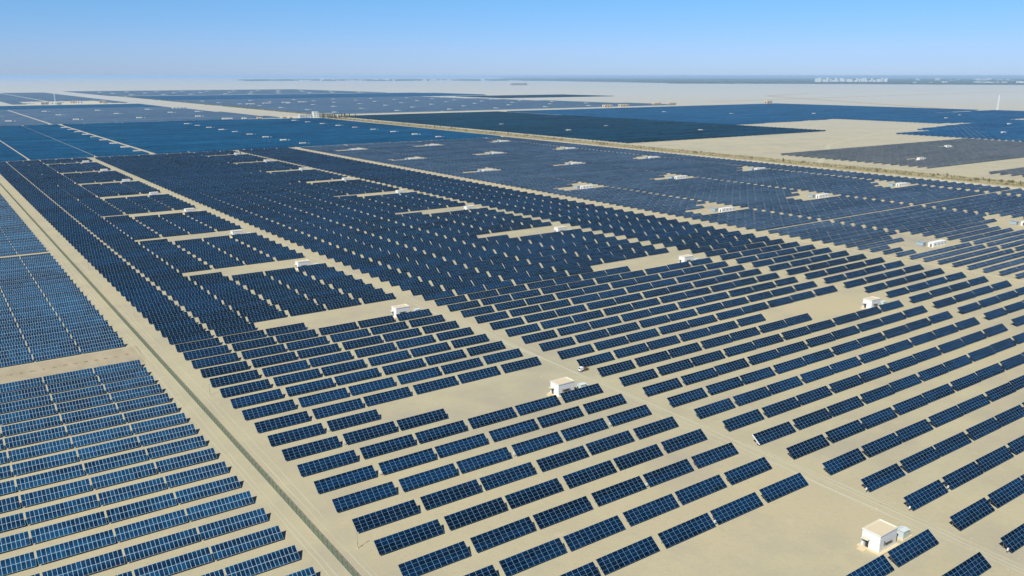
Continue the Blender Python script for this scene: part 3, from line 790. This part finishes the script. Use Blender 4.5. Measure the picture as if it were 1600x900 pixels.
for i in range(5200):
    t = random.random(); az = AZ + math.atan((t * 900 - 10) / 1345.0)          # from left of centre out past the right edge
    edge = 14300 - 900 * t if t > .3 else 14300 + (.3 - t) * 34000
    d = edge * (1 + 1.6 * random.random() ** 2.2)
    if random.random() > .35 + t: continue
    x, y = RD(az, d); clump(x, y, random.uniform(70, 190), random.uniform(9, 19))
for i in range(420):
    az = AZ + math.atan(random.uniform(-420, 60) / 1345.0); d = random.uniform(21000, 34000); x, y = RD(az, d)
    clump(x, y, random.uniform(90, 260), random.uniform(8, 15))
tag(m.build('woodland'), 'dark wooded belt along the hazy horizon at right', 'woodland', kind='stuff')
AP = []
for k in range(3):
    b = MB(); w = (26, 48, 34)[k]; h = (44, 37, 52)[k]; b.box(0, 0, 0, w, 18, h, 'white', 'roof'); b.box(w * .3, 4, h, w * .6, 12, h + 5, 'white')
    for f in range(int(h / 3.4)): b.box(2, -.4, 1 + f * 3.4, w - 2, -.05, 2.3 + f * 3.4, 'louver')
    AP.append(b.mesh('apartment_block'))
for i in range(30):
    X = 1273 + 116 * (i + random.uniform(-.3, .3)) / 30; az = AZ + math.atan((X - 800) / 1345.4); d = 17000 + random.uniform(-600, 700); x, y = RD(az, d)
    o = put('apartment_block', AP[i % 3], None, (x, y, 0), -az); q = random.uniform(1.1, 1.7); o.scale = (q * random.uniform(.6, 1.0), q, q * random.uniform(.75, 1.25))
    tag(o, 'white apartment block in the pale row above the trees', 'apartment block', 'white apartment blocks on the horizon')
for i in range(90):
    X = random.choice((random.uniform(1430, 1600), random.uniform(1520, 1600), random.uniform(440, 760)))
    az = AZ + math.atan((X - 800) / 1345.4)
    d = random.choice((15500, 16500, 24000, 26000)) if X > 1000 else random.uniform(20000, 25000)
    x, y = RD(az, d + random.uniform(-300, 300))
    o = put('town_building', AP[i % 3], None, (x, y, 0), -az); q = random.uniform(.6, 1.3) * d / 16000; o.scale = (q * 1.6, q, q * random.uniform(.3, .6))
    tag(o, 'pale low building on the hazy horizon', 'building', 'pale buildings of the distant town')
for i, (X, h) in enumerate(((679, 122), (690, 85))):
    az = AZ + math.atan((X - 800) / 1345.4); x, y = RD(az, 24000)
    c = MB(); c.cyl(0, 0, 0, h, 14, 'grey', 12, r1=8); tag(c.build('chimney', None, (x, y, 0)), ['tall', 'short'][i] + ' hazy chimney of the distant works', 'chimney')
# white shed pair in front of the wood
for i, X in enumerate((1427.5, 1430.5)):
    az = AZ + math.atan((X - 800) / 1345.4); x, y = RD(az, 14300)
    o = put('farm_shed', AP[0], None, (x, y, 0), -az); o.scale = (.8, 1, .55); tag(o, ['left', 'right'][i] + ' of two bright white sheds before the wood', 'shed', 'two white sheds')

# ------------------------------------------------------------------ air
HZ = mat('air', (1, 1, 1)); nt = HZ.node_tree; nt.nodes.clear()
out = nt.nodes.new('ShaderNodeOutputMaterial'); pv = nt.nodes.new('ShaderNodeVolumePrincipled')
pv.inputs['Color'].default_value = (.46, .69, 1.0, 1); pv.inputs['Density'].default_value = 4.2e-5; pv.inputs['Anisotropy'].default_value = 0
nt.links.new(pv.outputs[0], out.inputs['Volume'])
M['air'] = HZ
m = MB(); q = 60000; m.box(-q, -q, -1, q, q, 132, 'air'); h = m.build('haze'); tag(h, 'pale dusty air over the plain', 'haze', kind='stuff')

# ------------------------------------------------------------------ light
SA, SE = R(246.4), R(48)
w = bpy.data.worlds.new('World'); sc.world = w; w.use_nodes = True; nt = w.node_tree
sky = nt.nodes.new('ShaderNodeTexSky'); sky.sky_type = 'NISHITA'; sky.sun_disc = False
sky.sun_elevation = SE; sky.sun_rotation = SA; sky.altitude = 1100; sky.air_density = 1.0; sky.dust_density = 0.0; sky.ozone_density = 4.0
# the low sky of the photograph is clear blue down to a pale rim
tc = nt.nodes.new('ShaderNodeTexCoord'); sx_ = nt.nodes.new('ShaderNodeSeparateXYZ'); nt.links.new(tc.outputs['Generated'], sx_.inputs[0])
cr = nt.nodes.new('ShaderNodeValToRGB'); nt.links.new(sx_.outputs[2], cr.inputs[0])
SKYR = ((0.0, (.355, .472, .82)), (.03, (.41, .53, .86)), (.085, (.385, .61, .86)), (.35, (.15, .26, .42)), (.6, (.18, .26, .36)))
el = cr.color_ramp.elements
while len(el) < len(SKYR): el.new(.5)
for e_, (p_, c__) in zip(el, SKYR): e_.position = p_; e_.color = (*c__, 1)
mu = nt.nodes.new('ShaderNodeMix'); mu.data_type = 'RGBA'; mu.blend_type = 'MULTIPLY'; mu.inputs['Factor'].default_value = 1
nt.links.new(sky.outputs[0], mu.inputs['A']); nt.links.new(cr.outputs[0], mu.inputs['B'])
nt.links.new(mu.outputs['Result'], nt.nodes['Background'].inputs[0]); nt.nodes['Background'].inputs[1].default_value = .12
sl = bpy.data.lights.new('sun', 'SUN'); sl.energy = 5.0; sl.angle = R(.5); sl.color = (1.0, .935, .80)
so = bpy.data.objects.new('sun', sl); COL.objects.link(so)
sd = Vector((math.sin(SA) * math.cos(SE), math.cos(SA) * math.cos(SE), math.sin(SE)))
so.rotation_euler = sd.to_track_quat('Z', 'Y').to_euler()

# ------------------------------------------------------------------ camera
cd = bpy.data.cameras.new('camera'); cam = bpy.data.objects.new('camera', cd); COL.objects.link(cam); sc.camera = cam
cam.location = (0, 0, CH); cam.rotation_euler = (math.pi / 2 - PITCH, 0, -AZ)
cd.sensor_width = 36; cd.lens = 36 * F / 1600; cd.clip_start = 1; cd.clip_end = 200000
sc.view_settings.view_transform = 'Standard'; sc.view_settings.look = 'None'; sc.view_settings.exposure = .17; sc.view_settings.gamma = 1
sc.render.engine = 'CYCLES'
sc.cycles.volume_bounces = 1
